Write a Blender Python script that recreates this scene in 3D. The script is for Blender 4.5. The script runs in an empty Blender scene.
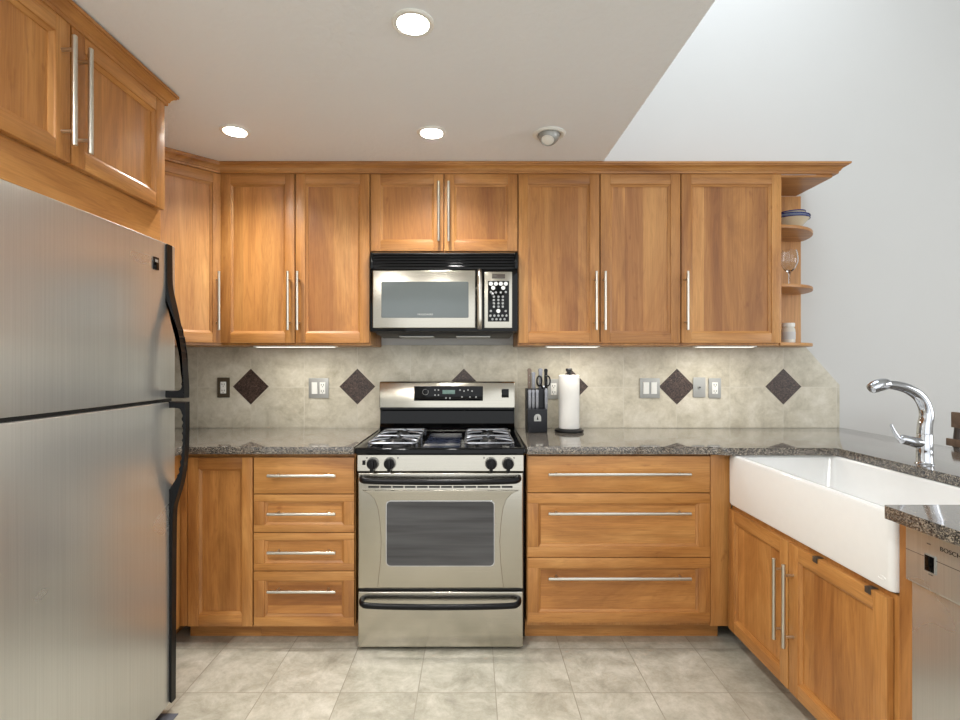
import bpy, bmesh, math, random
from mathutils import Vector, Matrix
random.seed(7)
PI = math.pi
scn = bpy.context.scene
COL = scn.collection

# ------------------------------------------------------------------ camera, world, lights, exposure
F, CX, CY, H = 505.0, 473.0, 363.0, 1.291          # focal length (px of 960), vanishing point, eye height
cam_d = bpy.data.cameras.new('camera')
cam = bpy.data.objects.new('camera', cam_d); COL.objects.link(cam)
cam_d.sensor_fit = 'HORIZONTAL'; cam_d.sensor_width = 36.0
cam_d.lens = F * 36.0 / 960.0
cam_d.shift_x = (480.0 - CX) / 960.0
cam_d.shift_y = -(360.0 - CY) / 960.0
cam_d.clip_start = 0.02
cam.location = (0, 0, H); cam.rotation_euler = (PI/2, 0, 0)
scn.camera = cam

w = bpy.data.worlds.new('world'); scn.world = w; w.use_nodes = True
bg = w.node_tree.nodes['Background']
bg.inputs[0].default_value = (0.95, 0.98, 1.0, 1); bg.inputs[1].default_value = 1.30

def area(name, loc, rot, size, power, color=(1, 1, 1), size_y=None, spread=PI, parent=None):
    l = bpy.data.lights.new(name, 'AREA'); l.energy = power; l.color = color
    l.shape = 'RECTANGLE' if size_y else 'DISK'
    l.size = size
    if size_y: l.size_y = size_y
    l.spread = spread
    o = bpy.data.objects.new(name, l); COL.objects.link(o)
    o.location = loc; o.rotation_euler = rot
    if parent: o.parent = parent
    return o
area('skylight_daylight', (1.42, 1.95, 4.30), (0, 0, 0), 1.2, 20, (0.78, 0.89, 1.0), 1.5)
for _x, _y in ((-1.05, 0.35), (-0.18, -0.15), (-1.05, -0.45)):      # added unseen lamps under the ceiling, brightening the room by floor bounce
    area('rear_fill_light', (_x, _y, 2.30), (0, 0, 0), 0.13, 13, (1.0, 0.975, 0.94))
area('side_fill_light', (4.4, 0.3, 1.7), (0, PI/2, 0), 1.5, 25, (0.95, 0.97, 1.0), 2.5)  # added fill lamp in the unseen right opening, for sideways light on the fridge
CAN_POWER = 9.0
scn.view_settings.view_transform = 'Standard'
scn.view_settings.look = 'None'
scn.view_settings.gamma = 1.0
scn.view_settings.use_curve_mapping = False
scn.view_settings.exposure = 0.42

def PX(x, Z): return (x - CX) * Z / F
def PZ(y, Z): return H - (y - CY) * Z / F

# ------------------------------------------------------------------ materials
def s2l(c):
    return tuple((v/255/12.92) if v/255 <= 0.04045 else ((v/255 + 0.055)/1.055)**2.4 for v in c)
class NT:
    def __init__(s, name):
        s.m = bpy.data.materials.new(name); s.m.use_nodes = True
        s.t = s.m.node_tree; s.b = s.t.nodes['Principled BSDF']
    def n(s, typ, **kw):
        x = s.t.nodes.new(typ)
        for k, v in kw.items(): setattr(x, k, v)
        return x
    def l(s, a, b): s.t.links.new(a, b)
    def ramp(s, fac, stops):
        r = s.n('ShaderNodeValToRGB'); el = r.color_ramp.elements
        while len(el) < len(stops): el.new(0.5)
        for e, (p, c) in zip(el, stops): e.position = p; e.color = (*c, 1)
        s.l(fac, r.inputs[0]); return r.outputs[0]
    def noise(s, vec, scale, detail=4, rough=0.6, dist=0.0):
        x = s.n('ShaderNodeTexNoise'); x.inputs['Scale'].default_value = scale
        x.inputs['Detail'].default_value = detail; x.inputs['Roughness'].default_value = rough
        x.inputs['Distortion'].default_value = dist
        if vec is not None: s.l(vec, x.inputs['Vector'])
        return x
    def coord(s, scale=(1, 1, 1), loc=(0, 0, 0), rnd=0.0):
        tc = s.n('ShaderNodeTexCoord'); v = tc.outputs['Object']
        if rnd:
            oi = s.n('ShaderNodeObjectInfo'); mu = s.n('ShaderNodeMath', operation='MULTIPLY')
            mu.inputs[1].default_value = rnd; s.l(oi.outputs['Random'], mu.inputs[0])
            ad = s.n('ShaderNodeVectorMath', operation='ADD'); s.l(v, ad.inputs[0]); s.l(mu.outputs[0], ad.inputs[1]); v = ad.outputs[0]
        mp = s.n('ShaderNodeMapping'); mp.inputs['Scale'].default_value = scale; mp.inputs['Location'].default_value = loc
        s.l(v, mp.inputs['Vector']); return mp.outputs[0]
    def mix(s, fac, a, b, blend='MIX'):
        x = s.n('ShaderNodeMix', data_type='RGBA', blend_type=blend)
        for i, v in ((0, fac), (6, a), (7, b)):
            if hasattr(v, 'type') and hasattr(v, 'links'): s.l(v, x.inputs[i])
            elif i == 0: x.inputs[0].default_value = v
            else: x.inputs[i].default_value = (*v, 1)
        return x.outputs[2]
    def bump(s, h, strength=0.1, dist=0.002):
        b = s.n('ShaderNodeBump'); b.inputs['Strength'].default_value = strength; b.inputs['Distance'].default_value = dist
        s.l(h, b.inputs['Height']); s.l(b.outputs[0], s.b.inputs['Normal'])
    def set(s, **kw):
        for k, v in kw.items():
            i = s.b.inputs[k.replace('_', ' ')]
            i.default_value = (*v, 1) if isinstance(v, tuple) and len(v) == 3 else v
        return s

def plain(name, rgb, rough=0.5, metal=0.0, **kw):
    m = NT(name); m.set(Base_Color=s2l(rgb), Roughness=rough, Metallic=metal, **kw)
    c = m.coord(rnd=3.0)                              # a little tonal unevenness so nothing is dead flat
    n = m.noise(c, 35, 3)
    m.l(m.mix(m.ramp(n.outputs['Fac'], [(0.3, (0.985,)*3), (0.7, (1,)*3)]), (0, 0, 0), s2l(rgb)), m.b.inputs['Base Color'])
    return m.m

def wood(name, axis, planks=False, base=((148, 95, 46), (188, 131, 70), (214, 160, 95))):
    m = NT(name)
    sc = (10, 10, 1.7) if axis == 'v' else (1.7, 10, 10)
    c = m.coord(sc, rnd=37.0)
    n1 = m.noise(c, 0.55, 6, 0.62, 1.1)
    col = m.ramp(n1.outputs['Fac'], [(0.28, s2l(base[0])), (0.5, s2l(base[1])), (0.74, s2l(base[2]))])
    sc2 = (190, 190, 5) if axis == 'v' else (5, 190, 190)
    n2 = m.noise(m.coord(sc2, rnd=11.0), 1.0, 3, 0.6)
    col = m.mix(m.ramp(n2.outputs['Fac'], [(0.35, (0.86, 0.84, 0.80)), (0.62, (1, 1, 1))]), (0, 0, 0), col, 'MIX') if False else m.mix(0.42, col, m.ramp(n2.outputs['Fac'], [(0.3, (0.66, 0.62, 0.56)), (0.65, (1, 1, 1))]), 'MULTIPLY')
    # growth lines
    n4 = m.noise(m.coord((26, 26, 1.6) if axis == 'v' else (1.6, 26, 26), rnd=51.0), 0.55, 3, 0.55, 1.6)
    col = m.mix(0.5, col, m.ramp(n4.outputs['Fac'], [(0.0, (1, 1, 1)), (0.40, (1, 1, 1)), (0.43, (.72, .66, .58)), (0.46, (1, 1, 1)), (0.51, (1, 1, 1)), (0.53, (.76, .70, .62)), (0.56, (1, 1, 1)), (0.62, (.78, .72, .64)), (0.65, (1, 1, 1))]), 'MULTIPLY')
    # occasional gum flecks and soft figure
    n3 = m.noise(m.coord((30, 30, 12) if axis == 'v' else (12, 30, 30), rnd=23.0), 1.0, 2, 0.5)
    col = m.mix(m.ramp(n3.outputs['Fac'], [(0.70, (0, 0, 0)), (0.80, (0.5, 0.5, 0.5))]), col, s2l((128, 70, 30)))
    if planks:
        cc = m.coord((1, 1, 1), rnd=5.3)
        sp = m.n('ShaderNodeSeparateXYZ'); m.l(cc, sp.inputs[0])
        mu = m.n('ShaderNodeMath', operation='MULTIPLY'); mu.inputs[1].default_value = 10.5
        m.l(sp.outputs['X' if axis == 'v' else 'Z'], mu.inputs[0])
        fl = m.n('ShaderNodeMath', operation='FLOOR'); m.l(mu.outputs[0], fl.inputs[0])
        wn = m.n('ShaderNodeTexWhiteNoise', noise_dimensions='1D'); m.l(fl.outputs[0], wn.inputs['W'])
        col = m.mix(0.9, col, m.ramp(wn.outputs['Value'], [(0.0, (0.74, 0.64, 0.56)), (0.35, (0.95, 0.92, 0.88)), (0.6, (1, 1, 1)), (1.0, (1.17, 1.17, 1.20))]), 'MULTIPLY')
    else:
        oi = m.n('ShaderNodeObjectInfo')
        col = m.mix(0.9, col, m.ramp(oi.outputs['Random'], [(0.0, (0.92, 0.90, 0.87)), (1.0, (1.05, 1.05, 1.05))]), 'MULTIPLY')
    m.l(col, m.b.inputs['Base Color'])
    m.set(Roughness=0.42, Coat_Weight=0.12, Coat_Roughness=0.25)
    m.bump(n2.outputs['Fac'], 0.05, 0.001)
    return m.m

def steel(name, rgb=(205, 203, 196), rough=0.27, axis='h', aniso=0.0, strength=0.06, metal=1.0):
    m = NT(name); m.set(Metallic=metal, Roughness=rough)
    sc = (3, 900, 900) if axis == 'h' else (300, 300, 2)
    n = m.noise(m.coord(sc), 1.0, 2, 0.5)
    m.l(m.mix(0.35, s2l(rgb), m.ramp(n.outputs['Fac'], [(0.3, (0.75,)*3), (0.7, (1,)*3)]), 'MULTIPLY'), m.b.inputs['Base Color'])
    n2 = m.noise(m.coord((1.2, 1.2, 2.2)), 1.0, 3, 0.6)
    r = m.n('ShaderNodeMapRange'); r.inputs['To Min'].default_value = rough*0.8; r.inputs['To Max'].default_value = rough*1.25
    m.l(n2.outputs['Fac'], r.inputs[0]); m.l(r.outputs[0], m.b.inputs['Roughness'])
    m.bump(n.outputs['Fac'], strength, 0.0004)
    return m.m

def granite(name, mixc=(70, 65, 62)):
    m = NT(name)
    v = m.n('ShaderNodeTexVoronoi'); v.inputs['Scale'].default_value = 330; m.l(m.coord(), v.inputs['Vector'])
    hs = m.n('ShaderNodeSeparateColor'); m.l(v.outputs['Color'], hs.inputs[0])
    col = m.ramp(hs.outputs[0], [(0.0, s2l((22, 21, 21))), (0.25, s2l((50, 47, 46))), (0.44, s2l((92, 87, 82))), (0.66, s2l((134, 126, 116))), (0.86, s2l((180, 168, 150))), (1.0, s2l((80, 70, 62)))])
    n = m.noise(m.coord(), 45, 4)
    col = m.mix(m.ramp(n.outputs['Fac'], [(0.4, (0, 0, 0)), (0.7, (0.55,)*3)]), col, s2l(mixc))
    m.l(col, m.b.inputs['Base Color'])
    m.set(Roughness=0.10, Coat_Weight=0.7, Coat_Roughness=0.06)
    return m.m

def tile(name, plane, pitch, off, c_tile, c_grout, mortar, rough, bumpy=0.25):
    m = NT(name)
    tc = m.n('ShaderNodeTexCoord'); sp = m.n('ShaderNodeSeparateXYZ'); m.l(tc.outputs['Object'], sp.inputs[0])
    cb = m.n('ShaderNodeCombineXYZ')
    m.l(sp.outputs['X'], cb.inputs['X']); m.l(sp.outputs['Z' if plane == 'xz' else 'Y'], cb.inputs['Y'])
    mp = m.n('ShaderNodeMapping'); mp.inputs['Location'].default_value = (-off[0], -off[1], 0); m.l(cb.outputs[0], mp.inputs[0])
    br = m.n('ShaderNodeTexBrick'); br.offset = 0.0; br.squash = 1.0
    br.inputs['Scale'].default_value = 1.0; br.inputs['Mortar Size'].default_value = mortar; br.inputs['Mortar Smooth'].default_value = 0.2
    br.inputs['Brick Width'].default_value = pitch; br.inputs['Row Height'].default_value = pitch; br.inputs['Bias'].default_value = 0
    br.inputs['Color1'].default_value = (0, 0, 0, 1); br.inputs['Color2'].default_value = (1, 1, 1, 1); br.inputs['Mortar'].default_value = (0.5, 0.5, 0.5, 1)
    m.l(mp.outputs[0], br.inputs['Vector'])
    # each tile has its own vein offset
    ad = m.n('ShaderNodeVectorMath', operation='MULTIPLY_ADD'); m.l(br.outputs['Color'], ad.inputs[0]); ad.inputs[1].default_value = (7, 7, 7); m.l(mp.outputs[0], ad.inputs[2])
    n1 = m.noise(ad.outputs[0], 7.0, 10, 0.74, 0.35)
    col = m.ramp(n1.outputs['Fac'], [(0.30, s2l(c_tile[0])), (0.5, s2l(c_tile[1])), (0.68, s2l(c_tile[2]))])
    n2 = m.noise(ad.outputs[0], 34, 6, 0.75, 0.5)
    col = m.mix(0.5, col, m.ramp(n2.outputs['Fac'], [(0.32, (0.78, 0.76, 0.72)), (0.6, (1, 1, 1))]), 'MULTIPLY')
    col = m.mix(0.8, col, m.ramp(br.outputs['Color'], [(0, (0.93, 0.93, 0.92)), (1, (1.04, 1.03, 1.02))]), 'MULTIPLY')
    col = m.mix(br.outputs['Fac'], col, s2l(c_grout))
    m.l(col, m.b.inputs['Base Color'])
    m.set(Roughness=rough)
    sb = m.n('ShaderNodeMath', operation='MULTIPLY_ADD'); m.l(br.outputs['Fac'], sb.inputs[0]); sb.inputs[1].default_value = -1.0; m.l(n2.outputs['Fac'], sb.inputs[2])
    m.bump(sb.outputs[0], bumpy, 0.0015)
    return m.m

def paint(name, rgb, scale=60, strength=0.25, dist=0.003):
    m = NT(name); m.set(Roughness=0.7)
    n = m.noise(m.coord(), scale, 4, 0.6, 0.4); n2 = m.noise(m.coord(), 1.3, 3)
    m.l(m.mix(0.5, s2l(rgb), m.ramp(n2.outputs['Fac'], [(0.3, (0.96,)*3), (0.7, (1,)*3)]), 'MULTIPLY'), m.b.inputs['Base Color'])
    m.bump(n.outputs['Fac'], strength, dist)
    return m.m

def emit(name, rgb, strength):
    m = NT(name); m.set(Base_Color=s2l(rgb), Emission_Color=s2l(rgb), Emission_Strength=strength); return m.m

def glass(name, rgb=(255, 255, 255), rough=0.0):
    m = NT(name); m.set(Base_Color=s2l(rgb), Roughness=rough, Transmission_Weight=1.0, IOR=1.45); return m.m

WV = wood('cherry_wood_upright', 'v'); WH = wood('cherry_wood_lengthwise', 'h')
WP = wood('cherry_wood_panel', 'v', True); WPH = wood('cherry_wood_drawer_panel', 'h', True)
ST = steel('brushed_steel_appliance', (190, 185, 173), 0.20, 'h', strength=0.22); STF = steel('brushed_steel_fridge', (212, 213, 210), 0.28, 'v', strength=0.0, metal=0.82)
NI = plain('brushed_nickel', (208, 203, 192), 0.28, 1.0)
CLIP = plain('dull_metal_clip', (104, 102, 98), 0.35, 0.8)
CHR = plain('polished_chrome', (206, 208, 213), 0.05, 1.0)
GR = granite('speckled_granite')
BLK = plain('black_plastic', (14, 14, 16), 0.28, 0.0, Specular_IOR_Level=0.22); BLG = plain('black_gloss', (6, 6, 7), 0.06, 0.0, Specular_IOR_Level=0.25); BLM = plain('black_matte', (14, 14, 15), 0.5)
IRON = plain('cast_iron_grate', (150, 153, 160), 0.25, 0.85)
OVG = NT('dark_oven_glass').set(Roughness=0.10); _n = OVG.noise(OVG.coord((1.2, 1, 22)), 1.0, 3, .6); OVG.l(OVG.ramp(_n.outputs['Fac'], [(0.3, s2l((52, 52, 54))), (0.7, s2l((84, 84, 86)))]), OVG.b.inputs['Base Color']); OVG = OVG.m; MWG = plain('grey_microwave_glass', (98, 104, 104), 0.08, 0.3)
WHT = plain('white_porcelain', (244, 244, 242), 0.10); WPL = plain('white_plastic', (238, 238, 232), 0.35)
TOW = plain('paper_towel_white', (242, 240, 234), 0.9)
GREY = plain('grey_metal_plate', (168, 168, 164), 0.4, 0.4); BRZ = plain('bronze_metal_plate', (92, 82, 66), 0.4, 0.5)
DGREY = plain('fridge_dark_case', (58, 58, 60), 0.45)
LCD = plain('display_green_grey', (120, 150, 140), 0.3)
DTILE_M = granite('dark_accent_granite', (44, 32, 28)); NTB = DTILE_M.node_tree.nodes['Principled BSDF']; NTB.inputs['Roughness'].default_value = 0.35; NTB.inputs['Coat Weight'].default_value = 0.0
for el, c in zip(DTILE_M.node_tree.nodes['Color Ramp'].color_ramp.elements, [(16, 12, 12), (38, 28, 26), (66, 50, 44), (92, 72, 62), (112, 92, 80), (40, 28, 26)]): el.color = (*s2l(c), 1)
GROUT = plain('grout_pale', (206, 198, 178), 0.8)
BLUE = plain('cobalt_glaze', (30, 40, 110), 0.15); CERB = plain('cream_glaze', (214, 200, 172), 0.2)
TEAKD = plain('dark_stained_wood', (66, 54, 46), 0.45); TEAK = wood('walnut_wood', 'h', False, ((84, 62, 46), (120, 94, 72), (146, 118, 92)))
GLS = glass('clear_glass', (250, 252, 252))
STRIP = emit('strip_light_lens', (255, 250, 240), 1.2)
LAMP = emit('lamp_glow', (255, 250, 238), 9.0)
WALLP = paint('wall_paint', (208, 207, 204), 90, 0.12, 0.002)
CEILP = paint('ceiling_texture_paint', (243, 246, 249), 38, 0.45, 0.006)
JOINT = PX(251.7, 2.95)
TILE_P = (PX(782.2, 2.95) - JOINT) / 10.0
SPLASH = tile('travertine_splash_tile', 'xz', TILE_P, (JOINT, PZ(387, 2.95)), ((174, 166, 146), (206, 199, 180), (224, 218, 203)), (208, 202, 186), 0.0022, 0.35)
FLOORM = tile('travertine_floor_tile', 'xy', 0.3045, (PX(340, 1.977), 1.977), ((144, 140, 126), (176, 172, 158), (202, 198, 186)), (146, 140, 126), 0.0022, 0.28)

# ------------------------------------------------------------------ geometry helpers
class MB:
    def __init__(s): s.bm = bmesh.new(); s.mats = []
    def mi(s, m):
        if m not in s.mats: s.mats.append(m)
        return s.mats.index(m)
    def _new(s, faces, m):
        i = s.mi(m)
        for f in faces: f.material_index = i
    def box(s, x0, x1, y0, y1, z0, z1, m, bev=0.0, seg=2):
        vs = [s.bm.verts.new(p) for p in ((x0,y0,z0),(x1,y0,z0),(x1,y1,z0),(x0,y1,z0),(x0,y0,z1),(x1,y0,z1),(x1,y1,z1),(x0,y1,z1))]
        fs = [s.bm.faces.new([vs[i] for i in q]) for q in ((3,2,1,0),(4,5,6,7),(0,1,5,4),(1,2,6,5),(2,3,7,6),(3,0,4,7))]
        s._new(fs, m)
        if bev:
            es = list({e for f in fs for e in f.edges})
            r = bmesh.ops.bevel(s.bm, geom=es, offset=bev, segments=seg, affect='EDGES', profile=0.6, clamp_overlap=True)
            s._new(r['faces'], m)
        return s
    def poly(s, pts, m):
        f = s.bm.faces.new([s.bm.verts.new(p) for p in pts]); s._new([f], m); return s
    def prism(s, pts, axis, a0, a1, m, bev=0.0, seg=2):
        """pts: 2-D outline; axis 'x','y','z' is the extrusion axis (outline lies in the other two, in xyz order)"""
        def P(p, a): return {'x': (a, p[0], p[1]), 'y': (p[0], a, p[1]), 'z': (p[0], p[1], a)}[axis]
        A = [s.bm.verts.new(P(p, a0)) for p in pts]; B = [s.bm.verts.new(P(p, a1)) for p in pts]
        n = len(pts); fs = [s.bm.faces.new(A[::-1]), s.bm.faces.new(B)]
        caps = list(fs)
        for i in range(n): fs.append(s.bm.faces.new((A[i], A[(i+1) % n], B[(i+1) % n], B[i])))
        s._new(fs, m)
        bmesh.ops.recalc_face_normals(s.bm, faces=fs)
        if bev:
            es = list({e for f in caps for e in f.edges})
            r = bmesh.ops.bevel(s.bm, geom=es, offset=bev, segments=seg, affect='EDGES', profile=0.6, clamp_overlap=True)
            s._new(r['faces'], m)
        return s
    def rings(s, rings, m, cap0=True, cap1=True, closed=False):
        R = [[s.bm.verts.new(p) for p in r] for r in rings]; fs = []
        n = len(R[0])
        pairs = list(zip(R, R[1:])) + ([(R[-1], R[0])] if closed else [])
        for a, b in pairs:
            for i in range(n): fs.append(s.bm.faces.new((a[i], a[(i+1) % n], b[(i+1) % n], b[i])))
        if cap0 and not closed: fs.append(s.bm.faces.new(R[0][::-1]))
        if cap1 and not closed: fs.append(s.bm.faces.new(R[-1]))
        s._new(fs, m); bmesh.ops.recalc_face_normals(s.bm, faces=fs); return s
    def tube(s, pts, r, m, n=14, flat=(1.0, 1.0), up=None):
        P = [Vector(p) for p in pts]; rs = r if isinstance(r, (list, tuple)) else [r]*len(P)
        prev = None; out = []
        for i, p in enumerate(P):
            d = (P[min(i+1, len(P)-1)] - P[max(i-1, 0)]).normalized()
            if prev is None:
                u = Vector(up) if up else (Vector((0, 0, 1)) if abs(d.z) < 0.9 else Vector((1, 0, 0)))
            else: u = prev
            u = (u - d * u.dot(d)).normalized(); v = d.cross(u); prev = u
            out.append([p + u*math.cos(2*PI*k/n)*rs[i]*flat[0] + v*math.sin(2*PI*k/n)*rs[i]*flat[1] for k in range(n)])
        return s.rings(out, m)
    def lathe(s, prof, m, c=(0, 0, 0), n=28, axis='z', closed=False):
        out = []
        for r, h in prof:
            ring = []
            for k in range(n):
                a = 2*PI*k/n; x, y = max(r, 1e-5)*math.cos(a), max(r, 1e-5)*math.sin(a)
                q = {'z': (x, y, h), 'y': (x, h, y), 'x': (h, x, y)}[axis]
                ring.append((c[0]+q[0], c[1]+q[1], c[2]+q[2]))
            out.append(ring)
        return s.rings(out, m, closed=closed)
    def cyl(s, c, r, h, m, axis='z', n=24, bev=0.0):
        b = min(bev, r*0.4, h*0.4)
        prof = [(r, 0), (r, h)] if not b else [(r-b, 0), (r-b*.3, b*.3), (r, b), (r, h-b), (r-b*.3, h-b*.3), (r-b, h)]
        return s.lathe(prof, m, c, n, axis)
    def xf(s, M): bmesh.ops.transform(s.bm, matrix=M, verts=s.bm.verts); return s
    def build(s, name, parent=None, smooth=True, loc=None):
        me = bpy.data.meshes.new(name); s.bm.to_mesh(me); s.bm.free()
        for m in s.mats: me.materials.append(m)
        if smooth:
            for p in me.polygons: p.use_smooth = True
            me.set_sharp_from_angle(angle=math.radians(35))
        o = bpy.data.objects.new(name, me); COL.objects.link(o)
        if parent: o.parent = parent
        if loc: o.location = loc
        return o

def tag(o, label=None, cat=None, group=None, kind=None):
    if label: o['label'] = label
    if cat: o['category'] = cat
    if group: o['group'] = group
    if kind: o['kind'] = kind
    return o
def thing(name, label, cat, loc=(0, 0, 0), rz=0.0, group=None):
    o = bpy.data.objects.new(name, None); COL.objects.link(o); o.empty_display_size = 0.1
    o.location = loc; o.rotation_euler = (0, 0, rz); return tag(o, label, cat, group)
def copy_tree(o, parent=None):
    c = o.copy(); COL.objects.link(c); c.parent = parent
    for ch in list(o.children): copy_tree(ch, c)
    return c
def text(s, size, m, name, parent, loc, rot=(PI/2, 0, 0), depth=0.0006, sx=1.0):
    cu = bpy.data.curves.new(name, 'FONT'); cu.body = s; cu.size = size; cu.extrude = depth; cu.align_x = 'CENTER'; cu.align_y = 'CENTER'
    t = bpy.data.objects.new(name, cu); COL.objects.link(t)
    bpy.context.view_layer.update()
    me = bpy.data.meshes.new_from_object(t.evaluated_get(bpy.context.evaluated_depsgraph_get()))
    bpy.data.objects.remove(t); me.materials.clear(); me.materials.append(m)
    o = bpy.data.objects.new(name, me); COL.objects.link(o); o.parent = parent; o.location = loc; o.rotation_euler = rot; o.scale = (sx, 1, 1)
    return o
def arc(cx, cy, rx, ry, a0, a1, n):
    return [(cx + rx*math.cos(math.radians(a0+(a1-a0)*i/n)), cy + ry*math.sin(math.radians(a0+(a1-a0)*i/n))) for i in range(n+1)]
def rrect(x0, x1, y0, y1, r, n=5):
    return arc(x1-r, y0+r, r, r, -90, 0, n) + arc(x1-r, y1-r, r, r, 0, 90, n) + arc(x0+r, y1-r, r, r, 90, 180, n) + arc(x0+r, y0+r, r, r, 180, 270, n)
def round_poly(pts, radii, n=5):
    out = []
    for i, p in enumerate(pts):
        r = radii[i]
        if not r: out.append(p); continue
        P, A, B = Vector(p), Vector(pts[i-1]), Vector(pts[(i+1) % len(pts)])
        a = P + (A-P).normalized()*r; b = P + (B-P).normalized()*r
        for k in range(n+1):
            t = k/n; q = a*(1-t)**2 + P*2*t*(1-t) + b*t*t; out.append((q.x, q.y))
    return out

# ------------------------------------------------------------------ room shell
WALL_Y, LEFT_X, RIGHT_X, REAR_Y = 2.95, -1.92, 4.55, -3.2
CEIL, EDGE_X, HIGH = 2.318, 0.664, 4.3
def struct(name, mb, parent=None):
    o = mb.build(name, parent, smooth=False); o['kind'] = 'structure'; return o
struct('floor', MB().box(LEFT_X-.1, RIGHT_X+.1, REAR_Y-.1, WALL_Y+.1, -0.12, 0, FLOORM))
struct('wall_back', MB().box(LEFT_X-.1, RIGHT_X+.1, WALL_Y, WALL_Y+.1, 0, HIGH, WALLP))
struct('wall_left', MB().box(LEFT_X-.1, LEFT_X, REAR_Y, WALL_Y, 0, HIGH, WALLP))
b = MB()                                           # dining side wall with an added, unseen opening for side light
b.box(RIGHT_X, RIGHT_X+.1, REAR_Y, -1.0, 0, HIGH, WALLP).box(RIGHT_X, RIGHT_X+.1, 1.6, WALL_Y, 0, HIGH, WALLP)
b.box(RIGHT_X, RIGHT_X+.1, -1.0, 1.6, 0, 0.8, WALLP).box(RIGHT_X, RIGHT_X+.1, -1.0, 1.6, 2.4, HIGH, WALLP)
struct('wall_right', b)
# recessed lights: where the photograph shows them on the ceiling
def on_ceiling(px, py):
    Z = (CEIL - H) * F / (CY - py); return PX(px, Z), Z
CANS = [on_ceiling(413, 23), on_ceiling(235, 131), on_ceiling(431.5, 132.5)]
EYE = on_ceiling(549, 134)
def edge_x(y): return EDGE_X + (2.565 - y)*0.0195     # the raised-ceiling edge is not quite square to the wall
ce = MB().prism([(LEFT_X, REAR_Y), (edge_x(REAR_Y), REAR_Y), (edge_x(WALL_Y), WALL_Y), (LEFT_X, WALL_Y)], 'z', CEIL, CEIL+.16, CEILP).build('ceiling', smooth=False)
cutters = []
for (x, y) in CANS + [EYE]:
    c = MB().cyl((x, y, CEIL-.1), (0.053 if (x, y) != EYE else 0.060), 0.2, CEILP, n=40).build('cutter'); cutters.append(c)
    md = ce.modifiers.new('hole', 'BOOLEAN'); md.object = c; md.operation = 'DIFFERENCE'; md.solver = 'EXACT'
bpy.context.view_layer.update()
me = bpy.data.meshes.new_from_object(ce.evaluated_get(bpy.context.evaluated_depsgraph_get()))
ce.modifiers.clear(); ce.data = me; ce['kind'] = 'structure'
for c in cutters: bpy.data.objects.remove(c)
struct('wall_bulkhead', MB().prism([(edge_x(REAR_Y)-.1, REAR_Y), (edge_x(REAR_Y), REAR_Y), (edge_x(WALL_Y), WALL_Y), (edge_x(WALL_Y)-.1, WALL_Y)], 'z', CEIL+.161, HIGH, WALLP))
b = MB()                                           # high ceiling with the skylight opening
b.box(0.5, 0.80, REAR_Y, WALL_Y, HIGH, HIGH+.1, WALLP).box(2.05, RIGHT_X, REAR_Y, WALL_Y, HIGH, HIGH+.1, WALLP)
b.box(0.80, 2.05, REAR_Y, 1.15, HIGH, HIGH+.1, WALLP).box(0.80, 2.05, 2.75, WALL_Y, HIGH, HIGH+.1, WALLP)
struct('ceiling_high', b)

for (x, y), lab in zip(CANS, ('glowing recessed downlight nearest the camera, largest on the ceiling',
                              'glowing recessed downlight above the left corner wall cabinets',
                              'glowing recessed downlight in front of the cabinet over the microwave')):
    t = thing('recessed_light', lab, 'ceiling light', (x, y, CEIL), 0, 'recessed ceiling downlights')
    MB().lathe([(0.0462, -0.001), (0.048, -0.005), (0.059, -0.006), (0.064, -0.003), (0.064, 0.0), (0.0528, 0.0), (0.048, .002)], WPL, n=40, closed=True).build('trim_ring', t)
    MB().lathe([(0.0465, 0.0005), (0.040, 0.045), (0.044, 0.045), (0.0515, 0.0005)], WPL, n=40, closed=True).build('baffle', t)
    MB().cyl((0, 0, 0.040), 0.0402, 0.006, LAMP, n=36).build('lens', t)
    area('downlight_glow', (0, 0, 0.036), (0, 0, 0), 0.075, CAN_POWER, (1.0, 0.975, 0.93), None, math.radians(150), t)
t = thing('eyeball_light', 'grey swivel eyeball spotlight near the raised ceiling edge', 'ceiling light', (*EYE, CEIL))
MB().lathe([(0.0515, -0.001), (0.053, -0.006), (0.065, -0.008), (0.073, -0.003), (0.073, 0.0), (0.058, 0.0)], WPL, n=40, closed=True).build('trim_ring', t)
e = MB(); pr = [(0.049*math.sin(math.radians(a)), -0.052*math.cos(math.radians(a))) for a in (38, 50, 62, 75, 90)]
e.lathe([(0.026, -0.030)] + pr + [(0.046, 0.0), (0.030, -0.026)], GREY, n=32, closed=True)
e.xf(Matrix.Rotation(math.radians(-24), 4, 'X') @ Matrix.Rotation(math.radians(12), 4, 'Y')); e.build('swivel_ball', t)
e = MB().cyl((0, 0, -0.038), 0.029, 0.012, plain('frosted_bulb', (250, 248, 240), 0.3), n=24, bev=.004)
e.xf(Matrix.Rotation(math.radians(-24), 4, 'X') @ Matrix.Rotation(math.radians(12), 4, 'Y')); e.build('bulb', t)

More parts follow.
